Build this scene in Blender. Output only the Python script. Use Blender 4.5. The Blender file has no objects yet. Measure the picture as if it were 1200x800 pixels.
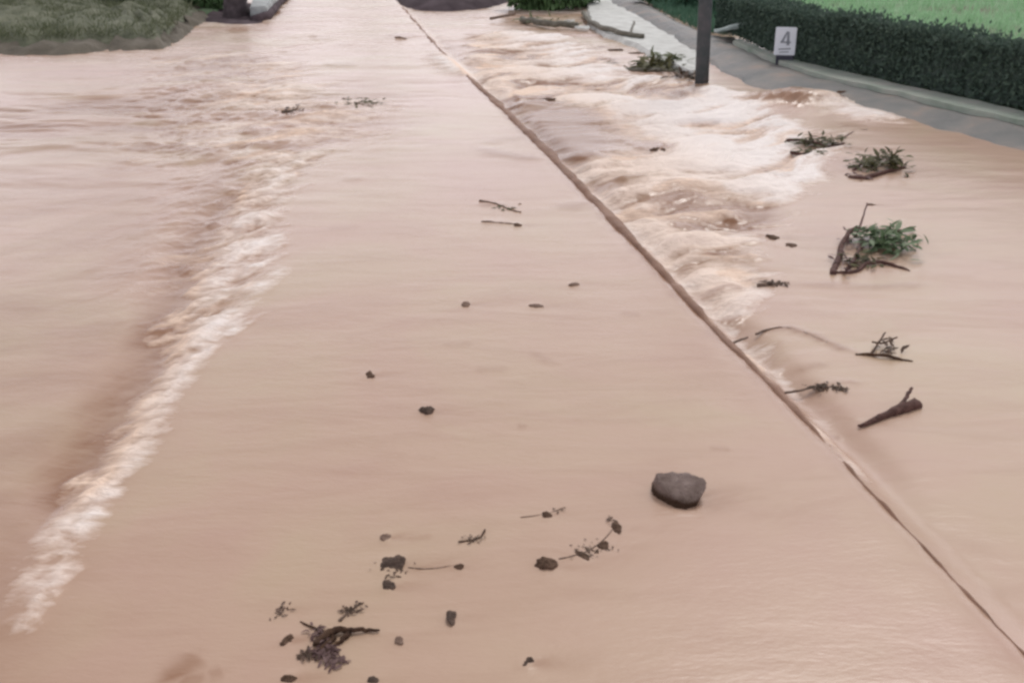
import bpy, bmesh, math, random
import numpy as np
from mathutils import Vector, Matrix, noise as mn

random.seed(7)
rng = np.random.default_rng(7)
S = bpy.context.scene
COL = S.collection

# ------------------------------------------------------------------ camera geometry
FPX, CAMH, PITCH = 1250.0, 2.5, math.atan(520 / 1250.0)
CT, ST = math.cos(PITCH), math.sin(PITCH)
RZ = -0.07                      # level of the water to the right of the road


def at(px, py, z=0.0):
    """point of the level z that the photograph shows at px, py (1200 x 800)"""
    dx, dy = (px - 600) / FPX, -(py - 400) / FPX
    vy, vz = CT + dy * ST, -ST + dy * CT
    t = (CAMH - z) / -vz
    return Vector((dx * t, vy * t, z))


def scale_at(px, py):
    """metres per photograph pixel, sideways, at that ground point"""
    return (at(px + 1, py) - at(px, py)).length


# ------------------------------------------------------------------ materials
def nmat(name):
    m = bpy.data.materials.new(name)
    m.use_nodes = True
    nt = m.node_tree
    return m, nt, nt.nodes['Principled BSDF']


def N(nt, t, **kw):
    n = nt.nodes.new(t)
    for k, v in kw.items():
        setattr(n, k, v)
    return n


def mixrgb(nt, fac, a, b, bt='MIX'):
    n = N(nt, 'ShaderNodeMix', data_type='RGBA', blend_type=bt)
    for s, v in ((0, fac), (6, a), (7, b)):
        if hasattr(v, 'is_linked') or hasattr(v, 'links'):
            nt.links.new(v, n.inputs[s])
        elif s == 0:
            n.inputs[0].default_value = v
        else:
            n.inputs[s].default_value = (*v, 1)
    return n.outputs[2]


def math_n(nt, op, a, b=None, clamp=False):
    n = N(nt, 'ShaderNodeMath', operation=op)
    n.use_clamp = clamp
    for i, v in enumerate((a, b)):
        if v is None:
            continue
        if hasattr(v, 'links'):
            nt.links.new(v, n.inputs[i])
        else:
            n.inputs[i].default_value = v
    return n.outputs[0]


def noise_n(nt, scale, detail=4, rough=.55, vec=None, dist=0.0):
    n = N(nt, 'ShaderNodeTexNoise')
    n.inputs['Scale'].default_value = scale
    n.inputs['Detail'].default_value = detail
    n.inputs['Roughness'].default_value = rough
    n.inputs['Distortion'].default_value = dist
    if vec is not None:
        nt.links.new(vec, n.inputs['Vector'])
    return n.outputs['Fac']


def ramp(nt, fac, stops):
    n = N(nt, 'ShaderNodeValToRGB')
    el = n.color_ramp.elements
    while len(el) < len(stops):
        el.new(0.5)
    for e, (p, c) in zip(el, stops):
        e.position = p
        e.color = (*c, 1) if len(c) == 3 else c
    nt.links.new(fac, n.inputs[0])
    return n.outputs[0]


def simple(name, cols, scale=8.0, rough=.7, bump=.3, bscale=None, spec=.5, per_object=False):
    m, nt, bs = nmat(name)
    co = N(nt, 'ShaderNodeTexCoord').outputs['Object']
    f = noise_n(nt, scale, 6, .6, co)
    k = len(cols)
    c = ramp(nt, f, [(.3 + .4 * i / max(1, k - 1), col) for i, col in enumerate(cols)])
    nt.links.new(c, bs.inputs['Base Color'])
    bs.inputs['Roughness'].default_value = rough
    bs.inputs['Specular IOR Level'].default_value = spec
    if bump:
        b = N(nt, 'ShaderNodeBump')
        b.inputs['Strength'].default_value = bump
        b.inputs['Distance'].default_value = .02
        nt.links.new(noise_n(nt, bscale or scale * 4, 5, .6, co), b.inputs['Height'])
        nt.links.new(b.outputs[0], bs.inputs['Normal'])
    return m


def leafmat(name, a, b, c, rough=.5):
    """leaf material: colour differs leaf by leaf (mesh islands)"""
    m, nt, bs = nmat(name)
    g = N(nt, 'ShaderNodeNewGeometry')
    col = ramp(nt, g.outputs['Random Per Island'], [(0, a), (.5, b), (1, c)])
    co = N(nt, 'ShaderNodeTexCoord').outputs['Object']
    n = noise_n(nt, 1.3, 3, .5, co)
    col2 = mixrgb(nt, math_n(nt, 'MULTIPLY', n, .7), col, b)
    nt.links.new(col2, bs.inputs['Base Color'])
    bs.inputs['Roughness'].default_value = .65
    bs.inputs['Specular IOR Level'].default_value = .18
    tr = N(nt, 'ShaderNodeBsdfTranslucent')
    nt.links.new(col2, tr.inputs[0])
    mx = N(nt, 'ShaderNodeMixShader')
    mx.inputs[0].default_value = .25
    nt.links.new(bs.outputs[0], mx.inputs[1])
    nt.links.new(tr.outputs[0], mx.inputs[2])
    nt.links.new(mx.outputs[0], nt.nodes['Material Output'].inputs['Surface'])
    return m


M_ROCK = simple('rock_shade_rim', [(.12, .085, .07), (.20, .15, .13), (.28, .22, .195)], 9, .85, .9, spec=.2)
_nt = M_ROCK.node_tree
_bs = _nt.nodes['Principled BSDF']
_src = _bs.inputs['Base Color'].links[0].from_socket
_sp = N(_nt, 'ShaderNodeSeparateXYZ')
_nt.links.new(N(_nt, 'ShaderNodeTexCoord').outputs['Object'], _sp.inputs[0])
_shade = ramp(_nt, math_n(_nt, 'ADD', _sp.outputs[2], math_n(_nt, 'MULTIPLY', noise_n(_nt, 30, 4, .6), .03)), [(.040, (1, 1, 1)), (.062, (0, 0, 0))])
_nt.links.new(mixrgb(_nt, _shade, _src, (.045, .024, .014)), _bs.inputs['Base Color'])      # shaded side painted in as a dark lower rim
M_ROCKD = simple('rock_dark', [(.05, .034, .026), (.10, .07, .055), (.16, .11, .085)], 22, .85, .8, spec=.15)
M_CLOD = simple('mud_clod', [(.06, .035, .022), (.13, .08, .055), (.19, .12, .085)], 30, .9, .9, spec=.12)
M_SILT = simple('mud_clod_pale', [(.17, .11, .085), (.25, .17, .13), (.32, .23, .18)], 30, .9, .9, spec=.12)
M_BARK = simple('bark_wet', [(.03, .014, .008), (.07, .036, .02), (.12, .065, .036)], 25, .75, .7, spec=.25)
M_BARKP = simple('bark_faded', [(.09, .06, .045), (.17, .12, .09), (.24, .17, .13)], 25, .8, .7, spec=.2)
M_BARKM = simple('bark_reddish', [(.05, .022, .018), (.10, .05, .04), (.16, .085, .07)], 25, .75, .7, spec=.25)
M_POLE = simple('pole_wood', [(.035, .048, .05), (.055, .062, .065), (.085, .08, .085)], 6, .8, .6)
M_CONC = simple('concrete_pale', [(.42, .42, .39), (.55, .56, .53), (.66, .67, .64)], 3, .75, .4, 60)
M_CONCG = simple('concrete_grey', [(.22, .24, .24), (.32, .34, .34), (.42, .45, .44)], 3, .75, .4, 60)
M_VERGE = simple('kerb_mossy', [(.20, .25, .20), (.30, .34, .29), (.42, .41, .37)], 1.4, .85, .5, 40)
M_WHITE = simple('sign_white', [(.70, .74, .80), (.78, .81, .86)], 5, .5, 0)
M_INK = simple('sign_ink', [(.22, .24, .27), (.30, .32, .36)], 5, .5, 0)
M_DARKB = simple('sign_base', [(.03, .03, .045), (.05, .05, .07)], 8, .7, .2)
M_STEM = simple('stem_green', [(.06, .09, .04), (.10, .13, .06)], 20, .6, .3)
L_HEDGE = leafmat('leaf_hedge', (.055, .088, .068), (.08, .12, .094), (.12, .17, .12))
L_BUSH = leafmat('leaf_bush', (.06, .12, .045), (.11, .19, .08), (.17, .26, .13))
L_DEEP = leafmat('leaf_deep', (.05, .11, .07), (.08, .17, .11), (.13, .24, .17))
L_FIELD = leafmat('leaf_field', (.26, .44, .25), (.34, .55, .32), (.42, .62, .40))
L_OLIVE = leafmat('leaf_olive', (.045, .042, .018), (.085, .082, .036), (.15, .145, .07))
L_GREEN = leafmat('leaf_green', (.055, .085, .04), (.12, .18, .09), (.30, .36, .24))
L_DEAD = leafmat('leaf_dead', (.045, .028, .018), (.09, .058, .04), (.15, .10, .075))
L_MAUVE = leafmat('leaf_mauve', (.08, .045, .042), (.14, .085, .08), (.22, .15, .14))
L_GRASSY = leafmat('leaf_greygrass', (.07, .09, .045), (.13, .15, .085), (.22, .23, .15))

# ground
M_GROUND, nt, bs = nmat('ground_soil')
co = N(nt, 'ShaderNodeTexCoord').outputs['Object']
n1 = noise_n(nt, .25, 6, .6, co)
n2 = noise_n(nt, 3.0, 6, .7, co)
gcol = ramp(nt, n2, [(.25, (.12, .24, .11)), (.5, (.19, .34, .17)), (.75, (.26, .42, .24))])
bcol = ramp(nt, n2, [(.3, (.12, .12, .08)), (.7, (.22, .22, .15))])
nt.links.new(mixrgb(nt, ramp(nt, n1, [(.5, (0, 0, 0)), (.66, (1, 1, 1))]), gcol, bcol), bs.inputs['Base Color'])
bs.inputs['Roughness'].default_value = .9
bm_ = N(nt, 'ShaderNodeBump')
bm_.inputs['Strength'].default_value = .8
bm_.inputs['Distance'].default_value = .08
nt.links.new(noise_n(nt, 9, 8, .7, co), bm_.inputs['Height'])
nt.links.new(bm_.outputs[0], bs.inputs['Normal'])

M_BANK = simple('bank_soil', [(.06, .07, .04), (.11, .12, .075), (.17, .175, .12)], 2.5, .9, 1.0, 14)
M_FOOT = simple('bank_eroded', [(.06, .05, .033), (.10, .085, .06), (.15, .13, .10)], 2.5, .85, 1.0, 14)
M_MUD = simple('mud_dark', [(.045, .033, .038), (.075, .058, .064), (.115, .09, .10)], 1.8, .95, .8, 12, spec=.1)
M_BEND = simple('brown_edge', [(.15, .07, .038), (.22, .115, .07), (.29, .17, .115)], 3, .7, .5, 20)
M_ASPH = simple('asphalt_wet', [(.065, .07, .068), (.105, .105, .10), (.15, .135, .12), (.24, .17, .13)], 1.6, .5, .6, 60)


# ------------------------------------------------------------------ object helpers
def tag(o, label=None, cat=None, group=None, kind=None):
    for k, v in (('label', label), ('category', cat), ('group', group), ('kind', kind)):
        if v:
            o[k] = v
    return o


def empty(name, loc, label, cat, group=None, rz=0):
    o = bpy.data.objects.new(name, None)
    COL.objects.link(o)
    o.location = loc
    o.rotation_euler.z = rz
    o.empty_display_size = .1
    return tag(o, label, cat, group)


def mk(name, bm, mat, parent=None, smooth=True, world=True):
    """link bm as ONE object; bm in world coordinates when the parent has a location"""
    me = bpy.data.meshes.new(name)
    if parent is not None and world:
        bmesh.ops.translate(bm, vec=-Vector(parent.location), verts=bm.verts)
    bmesh.ops.recalc_face_normals(bm, faces=bm.faces) if len(bm.faces) < 4000 else None
    bm.to_mesh(me)
    bm.free()
    me.materials.append(mat)
    if smooth:
        me.shade_smooth()
    o = bpy.data.objects.new(name, me)
    COL.objects.link(o)
    if parent is not None:
        o.parent = parent
    return o


def recentre(o):
    """put a single-mesh object's origin at its base"""
    me = o.data
    n = len(me.vertices)
    c = np.empty(n * 3)
    me.vertices.foreach_get('co', c)
    c = c.reshape(-1, 3)
    p = np.array([c[:, 0].mean(), c[:, 1].mean(), c[:, 2].min()])
    me.vertices.foreach_set('co', (c - p).ravel())
    o.location = p
    me.update()
    return o


def tube(bm, pts, radii, seg=8, wob=.12):
    pts = [Vector(p) for p in pts]
    rings = []
    for i, p in enumerate(pts):
        d = (pts[min(i + 1, len(pts) - 1)] - pts[max(i - 1, 0)]).normalized()
        a = d.orthogonal().normalized() if abs(d.z) > .95 else d.cross(Vector((0, 0, 1))).normalized()
        b = d.cross(a).normalized()
        r = radii[i] if hasattr(radii, '__len__') else radii
        rings.append([bm.verts.new(p + (a * math.cos(2 * math.pi * k / seg) + b * math.sin(2 * math.pi * k / seg)) * r * (1 + wob * random.uniform(-1, 1))) for k in range(seg)])
    for i in range(len(rings) - 1):
        for k in range(seg):
            bm.faces.new((rings[i][k], rings[i][(k + 1) % seg], rings[i + 1][(k + 1) % seg], rings[i + 1][k]))
    bm.faces.new(rings[0])
    bm.faces.new(rings[-1])


def resample(pts, n, jit=0.0):
    pts = [Vector(p) for p in pts]
    L = [0]
    for a, b in zip(pts, pts[1:]):
        L.append(L[-1] + (b - a).length)
    out = []
    for i in range(n):
        s = L[-1] * i / (n - 1)
        k = max(j for j in range(len(L) - 1) if L[j] <= s + 1e-9)
        u = (s - L[k]) / max(1e-9, L[k + 1] - L[k])
        # catmull
        p0, p1, p2, p3 = pts[max(k - 1, 0)], pts[k], pts[k + 1], pts[min(k + 2, len(pts) - 1)]
        q = .5 * ((2 * p1) + (p2 - p0) * u + (2 * p0 - 5 * p1 + 4 * p2 - p3) * u * u + (3 * p1 - p0 - 3 * p2 + p3) * u ** 3)
        out.append(q + Vector([random.uniform(-jit, jit) for _ in range(3)]))
    return out


def leaf(bm, base, d, nrm, L, W, bend=.3):
    d = d.normalized()
    s = d.cross(nrm)
    s = s.normalized() if s.length > 1e-4 else d.orthogonal().normalized()
    n = s.cross(d).normalized()
    prof = ((0, .15), (.35, 1), (.7, .75), (1, 0))
    last = None
    for u, w in prof:
        c = base + d * L * u - n * bend * L * u * u
        cur = [bm.verts.new(c)] if w == 0 else [bm.verts.new(c - s * W * w / 2 + n * W * .12), bm.verts.new(c + s * W * w / 2 + n * W * .12)]
        if last:
            if len(cur) == 1:
                bm.faces.new((last[0], last[1], cur[0]))
            else:
                bm.faces.new((last[0], last[1], cur[1], cur[0]))
        last = cur


def rv():
    v = Vector((random.gauss(0, 1), random.gauss(0, 1), random.gauss(0, 1)))
    return v.normalized()


def rough_hull(points, cuts=3, amp=.06, seed=0, freq=3.0, soft=.28):
    bm = bmesh.new()
    for p in points:
        bm.verts.new(p)
    bmesh.ops.convex_hull(bm, input=bm.verts)
    bmesh.ops.delete(bm, geom=[v for v in bm.verts if not v.link_faces], context='VERTS')
    bmesh.ops.triangulate(bm, faces=bm.faces)
    for k in range(cuts):
        bmesh.ops.subdivide_edges(bm, edges=bm.edges, cuts=1, use_grid_fill=True)
        if k < 2:
            bmesh.ops.smooth_vert(bm, verts=bm.verts, factor=soft, use_axis_x=True, use_axis_y=True, use_axis_z=True)
    size = max((v.co.length for v in bm.verts))
    for v in bm.verts:
        q = v.co / size * freq + Vector((seed * 3.1, seed * 1.7, 0))
        v.co += v.co.normalized() * size * amp * (mn.fractal(q, 1.0, 2.0, 4))
    return bm


# ------------------------------------------------------------------ numpy noise
_perm = rng.permutation(4096)
_val = rng.uniform(-1, 1, 4096)


def vnoise(x, y, seed=0):
    xi, yi = np.floor(x).astype(np.int64), np.floor(y).astype(np.int64)
    fx, fy = x - xi, y - yi
    fx, fy = fx * fx * fx * (fx * (fx * 6 - 15) + 10), fy * fy * fy * (fy * (fy * 6 - 15) + 10)

    def h(a, b):
        return _val[_perm[(_perm[(a + seed * 131) & 4095] + b) & 4095]]
    v00, v10, v01, v11 = h(xi, yi), h(xi + 1, yi), h(xi, yi + 1), h(xi + 1, yi + 1)
    return (v00 * (1 - fx) + v10 * fx) * (1 - fy) + (v01 * (1 - fx) + v11 * fx) * fy


def fnoise(x, y, seed=0, octv=4, gain=.5):
    s, a, t = 0, 1, 0
    for k in range(octv):
        s = s + a * vnoise(x * 2 ** k + 13.7 * k, y * 2 ** k - 7.3 * k, seed + k)
        t += a
        a *= gain
    return s / t


def sm(e0, e1, x):
    t = np.clip((x - e0) / (e1 - e0), 0, 1)
    return t * t * (3 - 2 * t)


def W(pts, z=0):
    return [(at(px, py, z).x, at(px, py, z).y) for px, py in pts]


def dist_line(x, y, pts):
    """distance to a polyline and the position along it (0..1)"""
    best = np.full(x.shape, 1e9)
    par = np.zeros(x.shape)
    n = len(pts) - 1
    for i in range(n):
        (ax, ay), (bx, by) = pts[i], pts[i + 1]
        dx, dy = bx - ax, by - ay
        t = np.clip(((x - ax) * dx + (y - ay) * dy) / (dx * dx + dy * dy), 0, 1)
        d = np.hypot(x - ax - t * dx, y - ay - t * dy)
        m = d < best
        best = np.where(m, d, best)
        par = np.where(m, (i + t) / n, par)
    return best, par


def sdf_poly(x, y, pts):
    """signed distance, positive inside"""
    d, _ = dist_line(x, y, list(pts) + [pts[0]])
    ins = np.zeros(x.shape, bool)
    j = len(pts) - 1
    for i in range(len(pts)):
        xi, yi = pts[i]
        xj, yj = pts[j]
        c = ((yi > y) != (yj > y)) & (x < (xj - xi) * (y - yi) / (yj - yi + 1e-12) + xi)
        ins ^= c
        j = i
    return np.where(ins, d, -d)


# ------------------------------------------------------------------ the flood water
EDGE_PX = [(445, -20), (470, 8), (515, 60), (590, 130), (640, 180), (698, 240), (760, 305), (830, 380), (905, 455), (960, 515), (1035, 597), (1260, 835), (1600, 1190)]
EDGE = W(EDGE_PX)
EX = np.array([p[0] for p in EDGE][::-1])
EY = np.array([p[1] for p in EDGE][::-1])
FALL = W([(540, 40), (600, 36), (670, 45), (745, 85), (860, 105), (915, 132), (985, 160), (965, 225), (910, 275), (882, 325), (878, 372), (905, 405), (945, 455), (985, 520), (968, 528), (905, 458), (830, 382), (760, 307), (698, 242), (640, 182), (590, 132), (545, 85)], RZ)
FBRIGHT = W([(700, 105), (860, 120), (900, 160), (890, 200), (830, 215), (760, 195), (700, 150)], RZ)
TONGUE = W([(600, 128), (640, 118), (690, 128), (735, 155), (738, 170), (690, 192), (645, 188), (615, 155)], RZ)
LFOAM = W([(30, 740), (160, 535), (235, 432), (300, 352), (326, 310), (326, 250), (355, 212), (395, 178), (330, 175), (290, 205), (262, 245), (238, 290), (214, 345), (188, 402), (160, 455), (60, 630)])
LBROWN = W([(180, 70), (262, 60), (330, 66), (345, 110), (400, 130), (430, 165), (330, 182), (270, 215), (240, 270), (215, 320), (190, 340), (215, 260), (240, 200), (180, 195)])
LRIM = W([(20, 730), (80, 625), (150, 530), (185, 468), (235, 400), (290, 345), (318, 318)])
LTROUGH = W([(20, 660), (90, 560), (140, 480), (172, 425), (190, 385), (207, 335), (226, 285), (248, 252), (268, 232), (290, 212), (315, 196)])
LFOAM2 = W([(262, 150), (280, 110), (312, 72), (322, 40), (345, 40), (350, 92), (365, 118), (420, 122), (400, 150), (345, 190), (285, 180)])

# single waves, their dark faces painted into the colour: (pixels, height, radius m, silt, foam)
STROKES = [
    ([(120, 178), (190, 176), (232, 180), (258, 190)], .035, .20, .75, 0),
    ([(120, 158), (200, 152), (262, 160)], .02, .16, .30, 0),
    ([(130, 133), (175, 130), (205, 127)], .03, .2, .55, 0),
    ([(215, 75), (262, 72)], .04, .25, .5, 0),
    ([(212, 97), (245, 95)], .035, .22, .55, 0),
    ([(288, 132), (318, 134), (348, 130), (362, 126)], .04, .22, .6, .0),
    ([(372, 125), (398, 126)], .03, .18, .45, 0),
    ([(286, 162), (300, 156), (322, 152)], .035, .16, .65, 0),
    ([(284, 172), (318, 172), (352, 174), (388, 170)], .025, .18, .55, 0),
    ([(276, 191), (296, 195)], .03, .14, .6, 0),
    ([(262, 220), (276, 224)], .03, .12, .55, 0),
    ([(238, 262), (258, 258)], .035, .10, .8, 0),
    ([(212, 315), (226, 314)], .02, .07, .8, 0),
    ([(184, 384), (200, 386)], .02, .06, .9, 0),
    ([(395, 148), (430, 147)], .02, .14, .5, 0),
    ([(396, 208), (432, 210)], .012, .12, .2, 0),
    ([(380, 268), (425, 266)], .010, .10, .2, 0),
    ([(560, 172), (575, 178), (610, 184), (650, 188)], .018, .14, .55, 0),
    ([(562, 168), (590, 163), (640, 160)], .010, .12, .35, 0),
    ([(640, 245), (690, 239), (712, 250)], .016, .12, .55, 0),
    ([(560, 240), (585, 240), (608, 248)], .010, .08, .5, 0),
    ([(562, 261), (600, 262)], .010, .08, .4, 0),
    ([(512, 404), (560, 402)], .008, .05, .28, 0), ([(552, 432), (600, 432)], .008, .05, .22, 0),
    ([(620, 408), (640, 422), (658, 430)], .008, .05, .28, 0), ([(605, 498), (618, 500)], .006, .035, .28, 0),
    ([(725, 378), (755, 380)], .008, .05, .28, 0),
    ([(830, 540), (860, 542)], .005, .03, .3, 0),
    ([(490, 665), (540, 664)], .004, .025, .35, 0), ([(470, 632), (510, 628)], .004, .03, .3, 0),
    ([(300, 235), (318, 232)], .02, .1, 0, .3),
    ([(310, 118), (330, 112), (345, 95)], .05, .35, 0, .7),
    ([(306, 150), (360, 140), (410, 130)], .035, .2, 0, .55),
    ([(284, 205), (310, 202), (338, 210)], .03, .14, 0, .5),
    ([(290, 262), (305, 256), (322, 250)], .03, .10, 0, .6),
    ([(516, 62), (540, 80), (558, 90)], .05, .3, 0, .9),
    ([(500, 55), (560, 48)], .04, .35, .4, 0),
    ([(450, 42), (485, 44)], .05, .4, .45, 0),
    ([(365, 45), (395, 44)], .04, .4, .25, 0), ([(380, 76), (420, 75)], .03, .3, .3, 0), ([(390, 53), (415, 53)], .03, .3, .25, 0),
    ([(605, 120), (625, 114), (645, 113)], .07, .25, .7, 0),
    ([(660, 178), (700, 172), (735, 166)], .05, .18, .25, 0),
    ([(730, 172), (760, 170), (785, 175)], .06, .22, .85, 0),
    ([(675, 196), (730, 180), (800, 178)], .05, .16, 0, .8),
    ([(690, 215), (730, 205), (760, 202)], .05, .16, .55, 0),
    ([(740, 238), (790, 232), (830, 228)], .05, .18, .65, 0),
    ([(700, 225), (760, 214), (840, 205)], .05, .16, 0, .8),
    ([(705, 252), (760, 240)], .04, .12, 0, .8),
    ([(790, 272), (828, 265)], .05, .13, .75, 0),
    ([(720, 262), (790, 255), (870, 246)], .05, .14, 0, .7),
    ([(780, 300), (820, 294)], .04, .1, .35, 0),
    ([(770, 290), (850, 280)], .04, .11, 0, .7),
    ([(808, 345), (850, 338), (872, 330)], .04, .10, .4, 0),
    ([(800, 330), (862, 318)], .04, .1, 0, .7),
    ([(840, 375), (868, 372)], .03, .07, .5, 0),
    ([(868, 415), (885, 430), (905, 440)], .03, .06, 0, .8),
    ([(946, 492), (975, 528), (1020, 575)], .015, .05, 0, .5),
    ([(863, 252), (905, 243)], .03, .13, .25, 0),
    ([(860, 205), (915, 196)], .04, .18, .15, 0),
    ([(920, 332), (1035, 337), (1090, 334)], .014, .08, .45, 0),
    ([(893, 388), (925, 384), (955, 393), (985, 408), (1010, 416)], .014, .05, .75, 0),
    ([(928, 433), (970, 426)], .010, .05, .35, 0),
    ([(885, 280), (905, 276)], .02, .1, .35, 0),
    ([(955, 452), (1010, 448)], .012, .05, .4, 0),
    ([(972, 505), (990, 505)], .008, .03, .45, 0),
    ([(915, 125), (930, 118), (948, 128)], .16, .42, .65, 0),
    ([(945, 112), (1000, 132), (1060, 142)], .06, .35, 0, .6),
    ([(785, 118), (820, 114)], .04, .25, .35, 0), ([(770, 108), (805, 105)], .04, .25, .3, 0),
    ([(695, 52), (705, 54)], .05, .3, .7, 0), ([(712, 70), (735, 72)], .05, .3, .55, 0),
    ([(560, 100), (595, 98)], .03, .2, .3, 0), ([(600, 106), (615, 106)], .03, .2, .4, 0),
    ([(980, 148), (1015, 150)], .03, .2, .4, 0), ([(990, 180), (1020, 178)], .02, .18, .35, 0),
    ([(180, 800), (215, 778), (232, 765)], .003, .05, .55, 0), ([(240, 792), (262, 786)], .002, .04, .4, 0), ([(205, 798), (240, 796)], .002, .05, .5, 0),
]


def water_fields(x, y):
    ex = np.interp(y, EY, EX)
    side = x - ex + .02 * fnoise(x * .3 + 5, y * 2.6, 3, 3)      # + : right of the road edge
    right = sm(-.05, .22, side)
    n_l, par_l = dist_line(x, y, LTROUGH)
    lx = np.interp(y, [2, 4.87, 8, 13, 20, 30, 60], [-1.1, -1.88, -2.45, -3.3, -4.3, -6, -9])
    n_l = n_l + .35 * sm(.8, 1, par_l) + .3 * sm(.1, 0, par_l) + .04 * fnoise(x * 1.3, y * 1.3, 81, 3)
    left = sm(-.1, .5, lx - x)
    far = sm(6, 16, y)
    # flow direction frame of the rapids
    ca, sa = math.cos(math.radians(33)), math.sin(math.radians(33))
    wx = fnoise(x * .8, y * .8, 40, 2) * .5
    u, v = x * ca + y * sa + wx, -x * sa + y * ca + wx
    rap = fnoise(u * 1.1, v * 3.4, 11, 5, .55)
    rap2 = fnoise(u * 3.0, v * 9.0, 21, 4, .6)
    rapw = fnoise(u * .75, v * 2.3 + .6 * wx, 71, 3, .5)
    sF = sdf_poly(x, y, FALL)
    F = sm(-.12, .35, sF + .35 * rap + .12 * rap2) * sm(.06, .2, side) * (.25 + .75 * sm(5.0, 6.6, y))
    sB = sdf_poly(x, y, FBRIGHT)
    B = sm(-1.0, .9, sB + .6 * rap) * sm(.1, .3, side)
    T = sm(-.5, .45, sdf_poly(x, y, TONGUE) + .3 * rap) * sm(0, .1, side)
    sL = sdf_poly(x, y, LFOAM)
    ca2, sa2 = math.cos(math.radians(62)), math.sin(math.radians(62))
    ul, vl = x * ca2 + y * sa2, -x * sa2 + y * ca2
    lrap = fnoise(ul * 1.8, vl * 4.5, 31, 5, .6)
    lrap2 = fnoise(ul * 6, vl * 12, 37, 3, .6)
    Lf = sm(-.10, .16, sL + .16 * lrap + .05 * lrap2)
    LB = sm(-.8, .6, sdf_poly(x, y, LBROWN) + .5 * rap)
    L2 = sm(-.7, .5, sdf_poly(x, y, LFOAM2) + .6 * rap)
    dr, pr = dist_line(x, y, LRIM)
    rim = np.exp(-((dr - .02 + .05 * lrap) / .09) ** 2)

    z = RZ * right
    z += .02 * left * (1 - .5 * far)
    # lip of the road: swelling before the edge, hollow behind it
    z += .003 * np.exp(-((side + .12) / .12) ** 2) * (1 - right) - .06 * np.exp(-((side - .2) / .14) ** 2) * sm(-1, .5, sF)
    # trough left
    z += -.030 * np.exp(-(n_l / .16) ** 2) + .010 * rim * (1 + lrap)
    # waves in the rapids
    crest = 1 - np.abs(rap)
    z += F * (1 - .9 * T) * (.085 * rapw + .045 * rap + .022 * rap2 + .03 * (crest - .75))
    z += Lf * (.020 * lrap + .016 * lrap2)
    z += L2 * .03 * rap + LB * (.025 * lrap + .012 * lrap2)
    # cross ripples
    r1 = fnoise(x * .55 + .12 * y, y * 2.1 + wx, 51, 4, .55)
    r2 = fnoise(x * 1.6, y * 5.0 + 2 * wx, 61, 3, .5)
    amp = .0020 + .016 * sm(9, 24, y) + .010 * left * sm(7, 12, y) + .006 * right
    band = np.exp(-((y - 13.2) / 2.2) ** 2) * sm(-.6, -2.6, x) * sm(-8.5, -5, x)
    z += (amp + .030 * band) * r1 + (.0008 + .35 * amp + .012 * band) * r2 * sm(3, 9, y)
    # foam, painted wave shade and silt
    fo = F * (.55 + .75 * rapw + .75 * rap + .45 * rap2 + .35 * B) * (1 - .85 * T)
    fo = np.maximum(fo, B * (.85 + .3 * rapw + .4 * rap + .3 * rap2) * sm(.05, .25, side))
    fo = np.maximum(fo, Lf * (.36 + .55 * lrap + .42 * lrap2))
    fo = np.maximum(fo, rim * (.50 + .45 * lrap + .4 * lrap2) * sm(-.02, .1, pr) )
    fo = np.maximum(fo, L2 * (.36 + .7 * rap + .4 * rap2))
    up = sm(14, 26, y) * (.22 + .35 * r1 + .15 * r2)
    fo = np.maximum(fo, up * .8)
    # pale rim just outside the edge
    fo = np.maximum(fo, np.exp(-((side - .20 - .04 * rap2) / .06) ** 2) * (.40 + .4 * rap2) * sm(4.2, 6.6, y) * (1 - T))
    si = np.exp(-((side - .04) / (.095 + .03 * rap2)) ** 2) * (.85 + .25 * lrap2) * (.45 + .55 * sm(4.2, 7, y)) * sm(2.5, 5.5, y) * (1 - .6 * sm(14, 20, y))
    si = np.maximum(si, T * (.85 + .3 * rap) * sm(.0, .15, side))
    fo *= 1 - .9 * T
    si = np.maximum(si, np.exp(-(n_l / .21) ** 2) * (.68 + .5 * lrap))
    si = np.maximum(si, F * (1 - .7 * B) * np.clip(-rapw - .6 * rap - .03, 0, 1) * 2.2)  # shade of the wave troughs painted into the colour
    nearE = F * sm(2.2, .7, side) * (1 - .6 * B)
    bw = nearE * np.clip(fnoise(u * .9 + 9, v * 3.0, 95, 3, .5) * 3.2 + .12, 0, 1)
    si = np.maximum(si, bw * .85)
    fo *= 1 - .9 * bw
    fo = np.maximum(fo, nearE * (1 - T) * np.clip(-fnoise(u * .9 + 9, v * 3.0, 95, 3, .5) * 3.5 + .35 * rap2, 0, 1) * .95)
    si = np.maximum(si, np.maximum(Lf, LB) * np.clip(-lrap - .05, 0, 1) * 1.6)
    si = np.maximum(si, np.clip(band * (.25 - 1.5 * r1), 0, .7))
    si = np.maximum(si, (.22 + .3 * rap) * np.maximum(left * sm(18, 9, y), .8 * LB))
    si = np.maximum(si, F * sm(2.6, .5, side) * .35)
    si = np.maximum(si, LB * np.clip(-rapw * 2.2 + .1, 0, 1) * .6)
    fo = np.maximum(fo, LB * np.clip(rapw * 2.0 + .5 * rap2 - .1, 0, 1) * .6)
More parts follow.
